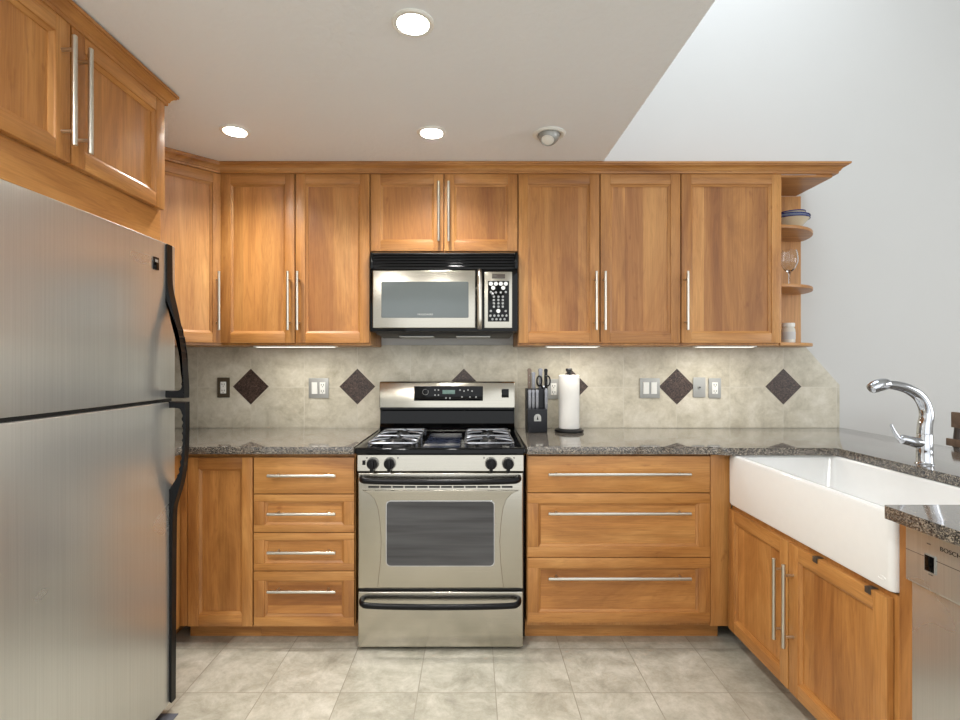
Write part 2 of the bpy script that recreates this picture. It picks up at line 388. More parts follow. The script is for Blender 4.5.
# ------------------------------------------------------------------ backsplash
CT, CB = 0.914, 0.880                              # counter top / underside
BS0 = WALL_Y - 0.010
bs = thing('backsplash', 'beige travertine tile backsplash between counter and wall cabinets', 'backsplash', (0, 0, 0))
zt = 1.395; xr, xc = PX(839.5, BS0), PX(804, BS0)
zc = PZ(385, BS0)
MB().prism([(LEFT_X+.001, CT+.0002), (xr, CT+.0002), (xr, zc), (xc, zt), (LEFT_X+.001, zt)], 'y', BS0, WALL_Y-.001, SPLASH).build('tile_field', bs)
for i in range(6):
    cx, cz = JOINT + 2*i*TILE_P, PZ(386.5, 2.95)
    def dia(r): return [(cx-r, cz), (cx, cz-r), (cx+r, cz), (cx, cz+r)]
    o = MB().prism(dia(0.1085), 'y', BS0-.0006, BS0+.001, GROUT).prism(dia(0.1045), 'y', BS0-.0018, BS0+.001, DTILE_M).build('accent_tile', bs)
    o['label'] = 'dark brown speckled diamond accent tile'

# ------------------------------------------------------------------ cabinet parts
def bar_handle(parent, x0, z0, x1, z1, y, name='handle', proj=0.036, r=0.0072):
    """bar pull in the front plane y (facing -y) from (x0,z0) to (x1,z1)"""
    b = MB(); d = Vector((x1-x0, 0, z1-z0)); L = d.length; d.normalize()
    A, B = Vector((x0, y-proj, z0)), Vector((x1, y-proj, z1))
    b.tube([A, A+d*.001, B-d*.001, B], [r*.85, r, r, r*.85], NI, 14)
    ins = min(0.04, L*.14)
    for p in (A + d*ins, B - d*ins):
        b.tube([(p.x, y+.001, p.z), (p.x, y-proj, p.z)], r*.72, NI, 10)
    return b.build(name, parent)
def panel_door(parent, x0, x1, z0, z1, y, name='door', stile=0.050, rail=0.051, horiz=False, th=0.020):
    """framed door/drawer front; front plane at y, thickness behind it"""
    b = MB(); bv = .0022
    if horiz:
        b.box(x0, x1, y, y+th, z1-rail, z1, WH, bv).box(x0, x1, y, y+th, z0, z0+rail, WH, bv)
        b.box(x0, x0+stile, y, y+th, z0+rail, z1-rail, WV, bv).box(x1-stile, x1, y, y+th, z0+rail, z1-rail, WV, bv)
    else:
        b.box(x0, x0+stile, y, y+th, z0, z1, WV, bv).box(x1-stile, x1, y, y+th, z0, z1, WV, bv)
        b.box(x0+stile, x1-stile, y, y+th, z1-rail, z1, WH, bv).box(x0+stile, x1-stile, y, y+th, z0, z0+rail, WH, bv)
    # stepped sticking moulding round the panel
    X0, X1, Z0, Z1 = x0+stile, x1-stile, z0+rail, z1-rail
    prof = [(-.0005, .0012), (.0008, .0060), (.0115, .0115), (.0120, .0165)]
    def ring(i, d): return [(X0+i, y+d, Z0+i), (X1-i, y+d, Z0+i), (X1-i, y+d, Z1-i), (X0+i, y+d, Z1-i)]
    for (i0, d0), (i1, d1) in zip(prof, prof[1:]):
        a, c = ring(i0, d0), ring(i1, d1)
        for k in range(4):
            b.poly([a[k], a[(k+1) % 4], c[(k+1) % 4], c[k]], WH if k % 2 == 0 else WV)
    d = b.build(name, parent)
    MB().box(X0-.004, X1+.004, y+.0150, y+.0195, Z0-.004, Z1+.004, WPH if horiz else WP).build(name+'_panel', d)
    return d
def slab_front(parent, x0, x1, z0, z1, y, name='drawer'):
    return MB().box(x0, x1, y, y+.02, z0, z1, WH, .003).build(name, parent)

# ------------------------------------------------------------------ wall cabinets (back wall)
UZ = 2.61                                           # door face distance
u0, u1, u2, u3, u4, u5, u6, u7 = [PX(v, UZ) for v in (220, 295, 370, 444, 518, 600, 681, 782)]
zdb, zdt = PZ(343, UZ), PZ(174, UZ)
zbox, zbox_top = zdb - 0.012, 2.30
g = 0.0029
def upper(name, label, x0, x1, z0, doors, handles):
    t = thing(name, label, 'cabinet', (0, 0, 0))
    MB().box(x0+.0006, x1-.0006, UZ+.022, WALL_Y-.012 if z0 < 1.395 else WALL_Y-.002, z0, zbox_top, WV, .001, 1).build('carcass', t)
    for (a, c), hx in zip(doors, handles):
        d = panel_door(t, a+g, c-g, z0+.012, zdt, UZ)
        hz0, hz1 = (PZ(330, UZ-.036), PZ(271, UZ-.036)) if z0 < 1.5 else (PZ(241, UZ-.036), PZ(181, UZ-.036))
        X = PX(hx, UZ-.036); bar_handle(d, X, hz0, X, hz1, UZ)
    return t
upper('wall_cabinet', 'cherry wall cabinet with two tall doors left of the microwave', u0, u2, zbox, [(u0, u1), (u1, u2)], (287.5, 297))
upper('wall_cabinet', 'short cherry wall cabinet with two doors directly above the microwave', u2, u4, PZ(251, UZ)-.012, [(u2, u3), (u3, u4)], (438.5, 448.5))
upper('wall_cabinet', 'cherry wall cabinet with two tall doors right of the microwave', u4, u6, zbox, [(u4, u5), (u5, u6)], (596.5, 605.5))
upper('wall_cabinet', 'single wide door cherry wall cabinet beside the open end shelves', u6, u7, zbox, [(u6, u7)], (688,))

# diagonal corner wall cabinet
DA = Vector((u0 - 0.304, UZ + .022 - 0.304 + .008))
dg = thing('corner_wall_cabinet', 'angled single door cherry wall cabinet in the left corner', 'cabinet', (DA.x, DA.y, 0), PI/4)
M = Matrix.Rotation(-PI/4, 2)
foot = [(LEFT_X+.002, WALL_Y-.012), (LEFT_X+.002, DA.y), (DA.x, DA.y), (u0-.001, UZ+.030), (u0-.001, WALL_Y-.012)]
MB().prism([tuple(M @ (Vector(p)-DA)) for p in foot], 'z', zbox, zbox_top, WV).build('carcass', dg)
d = panel_door(dg, .004, .424, zdb, zdt, -.021); bar_handle(d, .392, PZ(330, UZ-.04), .392, PZ(271, UZ-.04), -.021)

# open end shelf
sx0, sx1 = u7 + .0008, PX(801, WALL_Y-.03)
sh = thing('end_shelf_unit', 'open cherry shelf unit with rounded shelves ending the wall cabinets', 'shelf')
MB().box(sx0, sx1, WALL_Y-.030, WALL_Y-.002, zbox+.0161, 2.255, WV, .001, 1).build('back_panel', sh)
MB().box(sx0, sx1-.03, UZ+.012, WALL_Y-.031, 2.255, 2.268, WH, .001, 1).build('top_board', sh)
SR = 0.30
for z in (PZ(231.5, 2.76), PZ(287.5, 2.76), zbox+.016):
    pts = [(sx0, WALL_Y-.0305)] + arc(sx0, WALL_Y-.0305, SR+.008, SR, 0, -90, 18)
    if z == zbox+.016: pts = [(sx0, WALL_Y-.012)] + arc(sx0, WALL_Y-.012, SR+.016, SR+.012, 0, -90, 18)
    MB().prism(pts, 'z', z-.016, z, WH, .002).build('shelf', sh)
SHELF_T, SHELF_M, SHELF_B = PZ(231.5, 2.76), PZ(287.5, 2.76), zbox+.016

# crown moulding: profile (out, z) swept along the cabinet tops with mitred corners
def crown(mb, path, prof, m):
    P = [Vector(p) for p in path]; R = []
    for i, p in enumerate(P):
        nrm = lambda a, c: Vector(((c-a).y, -(c-a).x)).normalized()
        if i == 0: n, k = nrm(P[0], P[1]), 1
        elif i == len(P)-1: n, k = nrm(P[-2], P[-1]), 1
        else:
            n1, n2 = nrm(P[i-1], P[i]), nrm(P[i], P[i+1]); n = (n1+n2).normalized(); k = 1/n.dot(n1)
        R.append([(p.x+n.x*k*o, p.y+n.y*k*o, z) for o, z in prof])
    return mb.rings(R, m)
CPROF = [(-.012, 2.2690), (.006, 2.2690), (.007, 2.279), (.012, 2.281), (.016, 2.290), (.026, 2.298), (.036, 2.302), (.037, 2.306), (.044, 2.307), (.045, 2.3165), (-.012, 2.3165)]
dd = Vector((1, 1)).normalized()
cA = Vector((u0, UZ)) - dd*0.43; endx = PX(852, 2.565) - .045
cm = crown(MB(), [tuple(cA), (u0, UZ), (endx, UZ), (endx, WALL_Y-.002)], CPROF, WH).build('crown_moulding', smooth=True)
tag(cm, 'long cherry crown moulding along the tops of the back wall cabinets', 'moulding')

# under-cabinet strip lights
for a, c, lab in ((253, 335, 'slim white strip light under the wall cabinet left of the microwave'),
                  (546, 600, 'slim white strip light under the wall cabinet right of the microwave'),
                  (697, 757, 'slim white strip light under the single door wall cabinet')):
    Z = 2.66; t = thing('under_cabinet_light', lab, 'light', (PX(a, Z), Z, zbox), 0, 'under-cabinet strip lights')
    L = PX(c, Z)-PX(a, Z)
    MB().box(0, L, 0, .055, -.007, -.0005, WPL, .002).build('housing', t)
    MB().box(.01, L-.01, .008, .047, -.0085, -.0072, STRIP, .001).build('diffuser', t)
    area('strip_glow', (L/2, .028, -.010), (0, 0, 0), L-.03, 1.1, (1.0, .96, .88), .03, PI, t)

# ------------------------------------------------------------------ cabinet over the fridge (faces +X)
OX = -1.16; oy0, oy1 = 1.00, 1.91
of = thing('fridge_top_cabinet', 'cherry cabinet with two doors mounted above the fridge', 'cabinet', (OX, oy0, 0), PI/2)
L = oy1-oy0; ozb, ozt = 1.866, 2.268
MB().box(0, L, .022, OX-LEFT_X-.003, ozb-.002, 2.300, WV, .001, 1).build('carcass', of)
MB().box(0, L, .022, .060, 1.752, ozb-.0025, WH, .001, 1).build('filler_panel', of)
ymid = 1.458-oy0
for a, c, hy in ((.006, ymid, 1.425-oy0), (ymid, L-.006, 1.485-oy0)):
    d = panel_door(of, a+g, c-g, ozb, ozt, 0); bar_handle(d, hy, 1.905, hy, 2.215, 0)
CP2 = [(o*.7, z-.004) for o, z in CPROF]
cr = crown(MB(), [(OX, oy0), (OX, oy1), (LEFT_X+.003, oy1)], [(o, z) for o, z in CP2], WH)
cr.xf(Matrix.Rotation(-PI/2, 4, 'Z') @ Matrix.Translation((-OX, -oy0, 0))); cr.build('crown_moulding', of)

# ------------------------------------------------------------------ base cabinets (back wall)
BZ = 2.30; CF = BZ + .022
bx0, bx1, bx2 = PX(187, BZ), PX(253, BZ), PX(354.8, BZ)
rx0, rx1, rx2 = PX(526.8, BZ), PX(710.7, BZ), PX(727, BZ)
zb, ztp = PZ(626.5, BZ), PZ(457.5, BZ)
TOE_Y = 2.388
def base(name, label, x0, x1, toe=True):
    t = thing(name, label, 'cabinet')
    MB().box(x0+.0006, x1-.0006, CF, BS0-.002, zb-.004, CB-.0008, WV, .001, 1).build('carcass', t)
    MB().box(x0+.0006, x1-.0006, TOE_Y, TOE_Y+.018, 0.0005, zb-.0045, WH).build('toe_kick', t)
    return t
t = base('base_cabinet', 'single door cherry base cabinet beside the fridge', bx0-.034, bx1)
panel_door(t, bx0+g, bx1-g, zb, ztp, BZ, stile=.048, rail=.052)
MB().box(bx0-.034, bx0-.001, BZ+.004, CF-.0005, zb, ztp, WV, .001).build('filler_strip', t)
t = base('base_cabinet', 'cherry base cabinet with four drawers left of the range', bx1, bx2)
zs = [PZ(v, BZ) for v in (457.5, 494.5, 533, 571.5, 626.5)]
for i in range(4):
    a, c = zs[i+1]+(.0035 if i < 3 else 0), zs[i]
    d = slab_front(t, bx1+g, bx2-g, a, c, BZ) if i == 0 else panel_door(t, bx1+g, bx2-g, a, c, BZ, 'drawer', .048, .032 if i < 3 else .042, True)
    hz = PZ((476, 514.3, 553, 592)[i], BZ-.036); bar_handle(d, PX(267, BZ-.036), hz, PX(335.5, BZ-.036), hz, BZ)
t = base('base_cabinet', 'cherry base cabinet with three wide drawers right of the range', rx0, rx2)
zs = [PZ(v, BZ) for v in (456, 493.3, 558, 622.7)]
for i in range(3):
    a, c = zs[i+1]+(.0035 if i < 2 else 0), zs[i]
    d = slab_front(t, rx0+g, rx1-g, a, c, BZ) if i == 0 else panel_door(t, rx0+g, rx1-g, a, c, BZ, 'drawer', .050, .046, True)
    hz = PZ((474.7, 514, 579)[i], BZ-.036); bar_handle(d, PX(548.5, BZ-.036), hz, PX(691.5, BZ-.036), hz, BZ)
MB().box(rx1+.001, rx2+.0205, BZ+.004, CF-.0005, zb, ztp+.012, WV, .001).build('filler_strip', t)

# return of the left counter run, mostly behind the fridge
t = thing('corner_base_cabinet', 'cherry base cabinet run tucked behind the fridge under the left counter', 'cabinet')
MB().box(LEFT_X+.002, bx0-.036, 1.93, BS0-.002, zb-.004, CB-.0008, WV, .001, 1).build('carcass', t)
MB().box(LEFT_X+.002, bx0-.11, 1.94, BS0-.01, 0.0005, zb-.0045, WH).build('toe_kick', t)

# ------------------------------------------------------------------ countertops
CFR = 2.272
pts = [(LEFT_X+.002, BS0-.0002), (LEFT_X+.002, 1.925), (bx0-.01, 1.925), (bx0-.01, CFR), (bx2-.001+.003, CFR), (bx2+.002, BS0-.0002)]
o = MB().prism(round_poly(pts, [0, 0, 0, .02, .004, 0]), 'z', CB, CT, GR, .004, 3).build('countertop')
tag(o, 'brown grey speckled granite countertop left of the range', 'countertop')
cut0, cut1, cutx, frx, backx = 1.343, 2.243, 1.614, 1.089, PX(840.5, WALL_Y)
PEN0 = 0.42
pts = [(rx0-.003, BS0-.0002), (rx0-.003, CFR), (1.085, CFR), (1.125, cut1), (cutx, cut1), (cutx, cut0), (frx, cut0), (frx, PEN0), (backx, PEN0), (backx, BS0-.0002)]
o = MB().prism(round_poly(pts, [0, .004, .03, .03, .035, .03, .012, .03, .04, 0]), 'z', CB, CT, GR, .004, 3).build('countertop')
tag(o, 'grey speckled granite countertop wrapping round the white sink', 'countertop')

# ------------------------------------------------------------------ sink run (faces -X); local x = -Y, local y = +X
SXF = PX(727, BZ)
SY0 = 2.292
sk = thing('sink_base_cabinet', 'cherry base cabinet with two tall handled doors under the white sink', 'cabinet', (SXF, SY0, 0), -PI/2)
W = SY0 - 1.409; szt = PZ(508, 2.29)
MB().box(-.006, W+.0125, .022, .62, zb-.004, szt+.012, WV, .001, 1).build('carcass', sk)
MB().box(.0, W+.0125, .095, .113, .0005, zb-.0045, WH).build('toe_kick', sk)
t = thing('filler_board', 'narrow upright cherry panel between the white sink and the dishwasher', 'panel', (SXF, SY0, 0), -PI/2)
MB().box(SY0-1.3945, SY0-1.334, .020, .60, .0005, CB-.001, WV, .001, 1).build('board', t)
t = thing('peninsula_back_panel', 'cherry panel closing the back of the sink counter', 'panel', (SXF, SY0, 0), -PI/2)
MB().box(-.60, SY0-PEN0-.05, .645, .665, .0005, CB-.001, WV, .001, 1).build('board', t)
mid = SY0 - 1.853
for a, c, hx in ((0, mid, mid-.028), (mid, W, mid+.030)):
    d = panel_door(sk, a+g, c-g, zb, szt, 0); bar_handle(d, hx, .262, hx, .564, 0, r=.0072)
for px, lab in ((815.5, 'small metal clip on the right sink door, nearer the door handles'), (868.5, 'small metal clip on the right sink door, nearer the dishwasher')):
    Y = F*SXF/(px-CX); x = SY0-Y
    t = thing('over_door_hook', lab, 'hook', (SXF, Y, szt), -PI/2, 'metal clips over the sink door')
    MB().box(-.011, .011, -.0035, -.0012, -.016, .0025, CLIP, .0008).box(-.011, .011, -.0012, .0205, .0008, .0025, CLIP, .0006).build('clip', t)

# farmhouse sink
FX = 1.160; fy0, fy1 = 1.3965, 2.297
def rr(x0, x1, y0, y1, z, r, n=5): return [(p[0], p[1], z) for p in rrect(x0, x1, y0, y1, r, n)]
fs = thing('farmhouse_sink', 'large white porcelain apron front farmhouse sink', 'sink')
b = MB(); x0, x1 = FX, 1.640; zt_, zb_ = CB-.002, szt+.016
rg = [rr(x0+.012, x1-.012, fy0+.012, fy1-.012, zb_, .012), rr(x0+.004, x1-.004, fy0+.004, fy1-.004, zb_+.004, .016), rr(x0, x1, fy0, fy1, zb_+.014, .018),
      rr(x0, x1, fy0, fy1, zt_-.014, .018), rr(x0+.004, x1-.002, fy0+.004, fy1-.004, zt_-.004, .017), rr(x0+.013, x1-.006, fy0+.010, fy1-.010, zt_, .014),
      rr(x0+.026, x1-.030, fy0+.026, fy1-.026, zt_, .030), rr(x0+.034, x1-.034, fy0+.030, fy1-.030, zt_-.004, .034), rr(x0+.038, x1-.036, fy0+.033, fy1-.033, zt_-.014, .038),
      rr(x0+.046, x1-.044, fy0+.041, fy1-.041, zb_+.05, .040), rr(x0+.056, x1-.054, fy0+.051, fy1-.051, zb_+.030, .045), rr(x0+.080, x1-.078, fy0+.075, fy1-.075, zb_+.022, .05)]
b.rings(rg, WHT); b.build('basin', fs)
MB().lathe([(.045, .0005), (.045, .003), (.036, .003), (.030, -.0005), (.012, -.0005), (.012, .002), (0, .002)], CHR, (1.40, 1.80, zb_+.0222)).build('drain', fs)
Yl = F*FX/(882-CX); zl = PZ(577.5, Yl)
b = MB().tube([(0, .013*math.cos(a*2*PI/24), .0052*math.sin(a*2*PI/24)) for a in range(25)], .0008, WHT, 6)
o = b.build('oval_mark', fs); o.location = (FX-.0004, Yl, zl)

# faucet
fx, fy = PX(924.5, 1.885), 1.885
fa = thing('faucet', 'chrome pull-out kitchen faucet with curved spout behind the white sink', 'faucet', (fx, fy, CT))
MB().lathe([(.029, 0), (.0295, .003), (.027, .006), (.0255, .010), (.025, .05), (.0245, .108), (.0238, .110), (.0238, .113), (.024, .115)], CHR, n=32).build('body', fa)
def fp(x, y, Y=1.885): return (PX(x, Y)-fx, Y-fy, PZ(y, Y)-CT)
def smooth_path(P, k=6):
    P = [Vector(p) for p in P]; out = []
    for i in range(len(P)-1):
        p0, p1, p2, p3 = P[max(i-1, 0)], P[i], P[i+1], P[min(i+2, len(P)-1)]
        for j in range(k):
            t_ = j/k; out.append(0.5*((2*p1)+(p2-p0)*t_+(2*p0-5*p1+4*p2-p3)*t_*t_+(3*p1-p0-3*p2+p3)*t_**3))
    return out + [P[-1]]
sp_ = smooth_path([(0, 0, .112), (.002, 0, .145), fp(926.5, 415), fp(924, 404), fp(917.5, 395), fp(907, 388.5), fp(896, 385.5), fp(888, 384.5)])
n_ = len(sp_); MB().tube(sp_, [.0240-.0080*(i/(n_-1))**1.2 for i in range(n_)], CHR, 20, up=(0, 1, 0)).build('spout', fa)
hp = smooth_path([fp(889, 384.5), fp(884, 384.2), fp(878, 385.5), fp(872.5, 388), fp(870.3, 389.3)], 5); n_ = len(hp)
rad = [.0165, .0175, .019, .0205, .0215, .022, .0225, .023, .0232, .0232, .023, .0228, .0225, .022, .021, .020, .0195, .019, .018, .0165, .012]
MB().tube(hp, (rad+[.012]*n_)[:n_], CHR, 22, up=(0, 1, 0)).build('spray_head', fa)
b = MB().tube([fp(922, 443), fp(916, 442.5), fp(902, 439), fp(899.5, 438.2)], [.019, .0195, .0175, .010], CHR, 20)
b.build('valve_arm', fa)
MB().tube(smooth_path([fp(903, 440), fp(898.5, 438), fp(894, 431), fp(891, 424.5)], 5), [.010-.006*i/15 for i in range(16)], CHR, 14).build('lever', fa)

# ------------------------------------------------------------------ dishwasher (faces -X)
DX = 1.150; dy0 = 1.331
dw = thing('dishwasher', 'stainless steel dishwasher under the counter beside the sink', 'dishwasher', (DX, dy0, 0), -PI/2)
DWW = 0.597; zs_ = .722
MB().box(.004, DWW-.004, .03, .58, .10, CB-.002, DGREY, .004).build('tub', dw)
MB().box(.002, DWW-.002, .004, .030, .105, zs_-.003, STF, .004).build('door', dw)
cp = MB().box(.0, DWW, -.012, .029, zs_, .868, STF, .006, 3).box(.004, DWW-.004, -.0125, -.010, .8035, .8048, DGREY).build('control_panel', dw)
ybt = F*(DX-.012)/(930.5-CX); xb = dy0-ybt; zbt = PZ(563.8, ybt)
MB().box(xb-.0155, xb+.0155, -.0145, -.0118, zbt-.0225, zbt+.0225, GREY, .001).build('button_bezel', cp)
MB().box(xb-.0125, xb+.0125, -.0160, -.0140, zbt-.0195, zbt+.0195, BLG, .001).build('button', cp)
yt = F*(DX-.012)/(950.5-CX)
text('BOSCH', .0150, BLK, 'brand_lettering', cp, (dy0-yt, -.0122, PZ(553, yt)), (PI/2, 0, 0), .0004, 1.12)
for pxx, pyy in ((929, 544), (931, 575)):
    ym = F*(DX-.012)/(pxx-CX)
    o = text('START' if pyy > 560 else 'RESET', .0045, DGREY, 'small_lettering', cp, (dy0-ym, -.0122, PZ(pyy, ym)), (PI/2, 0, 0), .0003)
MB().box(.01, DWW-.01, .07, .085, .0005, .10, BLM).build('toe_kick', dw)
t = thing('peninsula_end_cabinet', 'cherry end cabinet closing the near end of the counter', 'cabinet', (SXF, dy0-DWW-.002, 0), -PI/2)
MB().box(.0, dy0-DWW-PEN0-.04, .022, .62, zb-.004, CB-.001, WV, .001, 1).box(.0, dy0-DWW-PEN0-.04, .10, .6, .0005, zb-.0045, WH).build('carcass', t)
panel_door(t, .003, dy0-DWW-PEN0-.043, zb, ztp, 0)

# ------------------------------------------------------------------ range
RC = PX(440.5, 2.26); RZ = 2.26
def rz(y, Z=RZ): return PZ(y, Z)
rg_ = thing('gas_range', 'stainless steel gas range with black cooktop between the base cabinets', 'range', (RC, RZ, 0))
HW = 0.379
MB().box(-HW, HW, .045, .655, .045, .895, BLK, .003).build('body', rg_)
for sx in (-1, 1):
    for yy in (.09, .60): MB().cyl((sx*.33, yy, .0005), .018, .046, BLM, n=16).build('foot', rg_)
# cooktop: dished black glass with raised rim
ct = MB()
z0 = rz(454.5); z1 = .9145
oy0_, oy1_ = -.022, .645
def rrz(i, z, r): return [(p[0], p[1], z) for p in rrect(-HW-.004+i, HW+.004-i, oy0_+i, oy1_-i, max(r-i*.5, .004), 4)]
ct.rings([rrz(.006, z0, .016), rrz(0, z0+.008, .016), rrz(0, z1-.008, .016), rrz(.003, z1-.002, .016), rrz(.010, z1, .016), rrz(.022, z1-.002, .016), rrz(.032, z1-.010, .018)], BLG)
cto = ct.build('cooktop', rg_)
sf = z1-.010
MB().box(-.085, .085, .035, .50, sf, sf+.0015, plain('blue_black_speckled_enamel', (30, 36, 52), 0.15), .0005).build('center_panel', cto)
def burner(x, y, r):
    MB().lathe([(r*1.55, sf), (r*1.5, sf+.004), (r*1.1, sf+.006), (r*1.05, sf+.013), (r*.98, sf+.013), (r*.98, sf+.019), (r*.85, sf+.022), (0, sf+.023)], IRON if r > 1 else BLM, (x, y, 0), 28).build('burner', cto)
for sx in (-1, 1):
    gx0, gx1 = (.112, .328) if sx > 0 else (-.328, -.112)
    gy0, gy1 = .020, .490; gz = z1+.014; cxm = (gx0+gx1)/2; gym = (gy0+gy1)/2
    for yy, r in (((gy0+gym)/2, .040), ((gym+gy1)/2, .033)): burner(cxm, yy, r)
    b = MB(); r_ = .0062
    loop = [(p[0], p[1], gz) for p in rrect(gx0, gx1, gy0, gy1, .02, 4)]
    b.tube(loop+loop[:2], r_, IRON, 8)
    b.tube([(gx0, gym, gz), (gx1, gym, gz)], r_, IRON, 8)
    b.tube([(cxm, gy0, gz), (cxm, gy0+.045, gz+.004)], r_, IRON, 8); b.tube([(cxm, gy1-.045, gz+.004), (cxm, gy1, gz)], r_, IRON, 8)
    b.tube([(cxm, gym-.06, gz+.004), (cxm, gym+.06, gz+.004)], r_, IRON, 8)
    for yc in ((gy0+gym)/2, (gym+gy1)/2):
        for dx, dy in ((-1, -1), (1, -1), (-1, 1), (1, 1)):
            xs = gx0 if dx < 0 else gx1
            b.tube([(xs, yc+dy*.045, gz), (xs-dx*.03, yc+dy*.042, gz+.006), (cxm+dx*.030, yc+dy*.018, gz+.006)], [r_, r_, r_*.9], IRON, 8)
    for xx in (gx0, gx1):
        for yy in (gy0+.02, gym, gy1-.02): b.tube([(xx, yy, sf), (xx, yy, gz)], r_*.9, IRON, 8)
    b.build('grate', rg_)
# backguard
bgz0, bgz1, bgy = 1.039, PZ(381.7, 2.83), 2.83-RZ
bgd = MB().prism([(bgy+.07, .90), (bgy+.035, .90), (bgy+.035, bgz0), (bgy, bgz0+.004), (bgy+.006, bgz1-.010), (bgy+.014, bgz1), (bgy+.07, bgz1)], 'x', -.380, .380, ST, .004, 2).build('backguard', rg_)
MB().prism([(bgy+.0345, .9155), (bgy+.008, .9155), (bgy+.004, .93), (bgy+.022, .95), (bgy+.026, 1.02), (bgy+.008, 1.030), (bgy+.008, 1.0385), (bgy+.0345, 1.0385)], 'x', -.379, .379, BLG, .002, 1).build('vent_recess', bgd)
def bx(px): return PX(px, 2.83)-RC
zA, zB = PZ(400.8, 2.83), PZ(386.2, 2.83)
dpl = MB().box(bx(414), bx(483), bgy-.001, bgy+.02, zA, zB, BLG, .002).build('display_panel', bgd)
MB().box(bx(442.5), bx(455), bgy-.0025, bgy, PZ(394, 2.83), PZ(390, 2.83), LCD, .0005).build('screen', dpl)
for px_, py_ in ((435, 390), (438.5, 390), (435, 395), (438.5, 395), (460, 390), (464, 391), (468, 390), (472, 391), (462, 397), (470, 397), (476, 397), (446, 398), (450, 398)):
    MB().cyl((bx(px_), bgy-.0025, PZ(py_, 2.83)), .0045, .002, GREY, 'y', 12).build('button', dpl)
MB().tube([(bx(425.5)+.016*math.cos(a*2*PI/20), bgy-.0012, PZ(392, 2.83)+.016*math.sin(a*2*PI/20)) for a in range(4, 27-10+6)], .0012, GREY, 6).build('dial_mark', dpl)
b = MB().box(bx(501.8), bx(508.8), bgy-.0012, bgy+.01, PZ(397.5, 2.83), PZ(389, 2.83), BLG, .001).build('badge', bgd)
# front control panel with knobs
cpz0, cpz1 = rz(471.6), rz(454.8)
fpn = MB().prism([(.044, cpz0), (.002, cpz0), (-.004, cpz0+.004), (.000, cpz1), (.044, cpz1)], 'x', -.372, .372, ST, .0015, 1).build('control_panel', rg_)
def fxp(px): return PX(px, RZ)-RC
for px_ in (373, 390, 491, 508):
    k = MB().lathe([(.0275, .0), (.0275, -.006), (.025, -.010), (.0, -.010)], GREY, (0, 0, 0), 28, 'y').lathe([(.0245, -.010), (.0235, -.022), (.0215, -.024), (0, -.024)], BLK, (0, 0, 0), 28, 'y')
    k.prism([(-.007, -.036), (.007, -.036), (.008, .020), (-.008, .020)], 'y', -.034, -.012, BLK, .003, 2)
    k.build('knob', fpn, loc=(fxp(px_), -.003, rz(463.3)))
MB().box(fxp(362.6), fxp(365.6), -.006, 0, rz(464.8), rz(460.2), BLK, .001).build('rocker_switch', fpn)
for px_ in (367, 398, 484, 514): MB().cyl((fxp(px_), -.0045, rz(457.8)), .003, .002, BLK, 'y', 8).build('burner_mark', fpn)
# oven door
dz0, dz1 = rz(589), rz(473)
od = MB().box(-.370, .370, .004, .044, dz0, dz1, ST, .005, 3)
side = [(.352, rz(490)), (.318, rz(494)), (.296, rz(499)), (.281, rz(508)), (.272, rz(522)), (.266, rz(541)), (.270, rz(562)), (.283, rz(587.5))]
od.prism([(-x, z) for x, z in side] + [(x, z) for x, z in side[::-1]], 'y', -.003, .010, ST, .0045, 3)
odo = od.build('oven_door', rg_)
wx0, wx1, wz0, wz1 = fxp(386.8), fxp(493.8), rz(565.3), rz(501.3)
MB().prism(rrect(wx0-.005, wx1+.005, wz0-.005, wz1+.005, .022, 5), 'y', -.0045, .002, CHR, .001, 1).prism(rrect(wx0, wx1, wz0, wz1, .018, 5), 'y', -.0055, .002, OVG, .0005, 1).build('oven_window', odo)
sl = MB(); n_ = 12; a_, c_ = fxp(367.5), fxp(513.3)
for i in range(n_):
    p0 = a_ + (c_-a_)*i/n_; sl.box(p0+.003, p0+(c_-a_)/n_-.003, .0030, .008, rz(488), rz(486.2), BLM)
sl.build('vent_slots', odo)
def bow_handle(name, parent, z):
    pts = [(-.352, .008, z+.011), (-.350, -.020, z+.010), (-.340, -.038, z+.008), (-.315, -.047, z+.006), (-.2, -.052, z+.004), (0, -.054, z+.003)]
    pts = smooth_path(pts + [(-x, y, q) for x, y, q in pts[-2::-1]], 5); n = len(pts)
    z += 0; rr_ = [.0135]*n
    return MB().tube(pts, rr_, BLK, 14, flat=(1.0, .8)).build(name, parent)
bow_handle('handle', odo, rz(480))
MB().box(-.368, .368, .02, .044, rz(592), dz0, BLM).build('door_gap_strip', rg_)
dr = MB().box(-.370, .370, .004, .044, rz(647.8), rz(592.3), ST, .005, 3).build('drawer', rg_)
bow_handle('handle', dr, rz(602))

# ------------------------------------------------------------------ microwave
MC, MZ = PX(443.9, 2.58), 2.58
mw = thing('microwave', 'stainless and black over-the-range microwave above the gas range', 'microwave', (MC, MZ, 0))
def mx(p): return PX(p, MZ)-MC
def mz(p): return PZ(p, MZ)
mtop = PZ(251, UZ)-.014
MB().box(-.3785, .3785, .030, WALL_Y-MZ-.013, mz(331.5), mtop, BLK, .003).prism([(.03, mz(331.4)), (.30, mz(331.4)), (.28, mz(331.4)-.022), (.05, mz(331.4)-.012)], 'x', -.355, .355, DGREY, .002).build('body', mw)
gr_ = MB().box(-.378, .378, .012, .0295, mz(268.5), mtop, BLM, .002)
for i in range(5): z_ = mz(266.8-i*2.9); gr_.prism([(.012, z_), (-.004, z_+.002), (-.004, z_+.0045), (.012, z_+.010)], 'x', -.362, .362, BLG)
gr_.box(-.378, -.362, -.004, .012, mz(268.5), mtop, BLG, .002).box(.362, .378, -.004, .012, mz(268.5), mtop, BLG, .002)
gr_.build('vent_grille', mw)
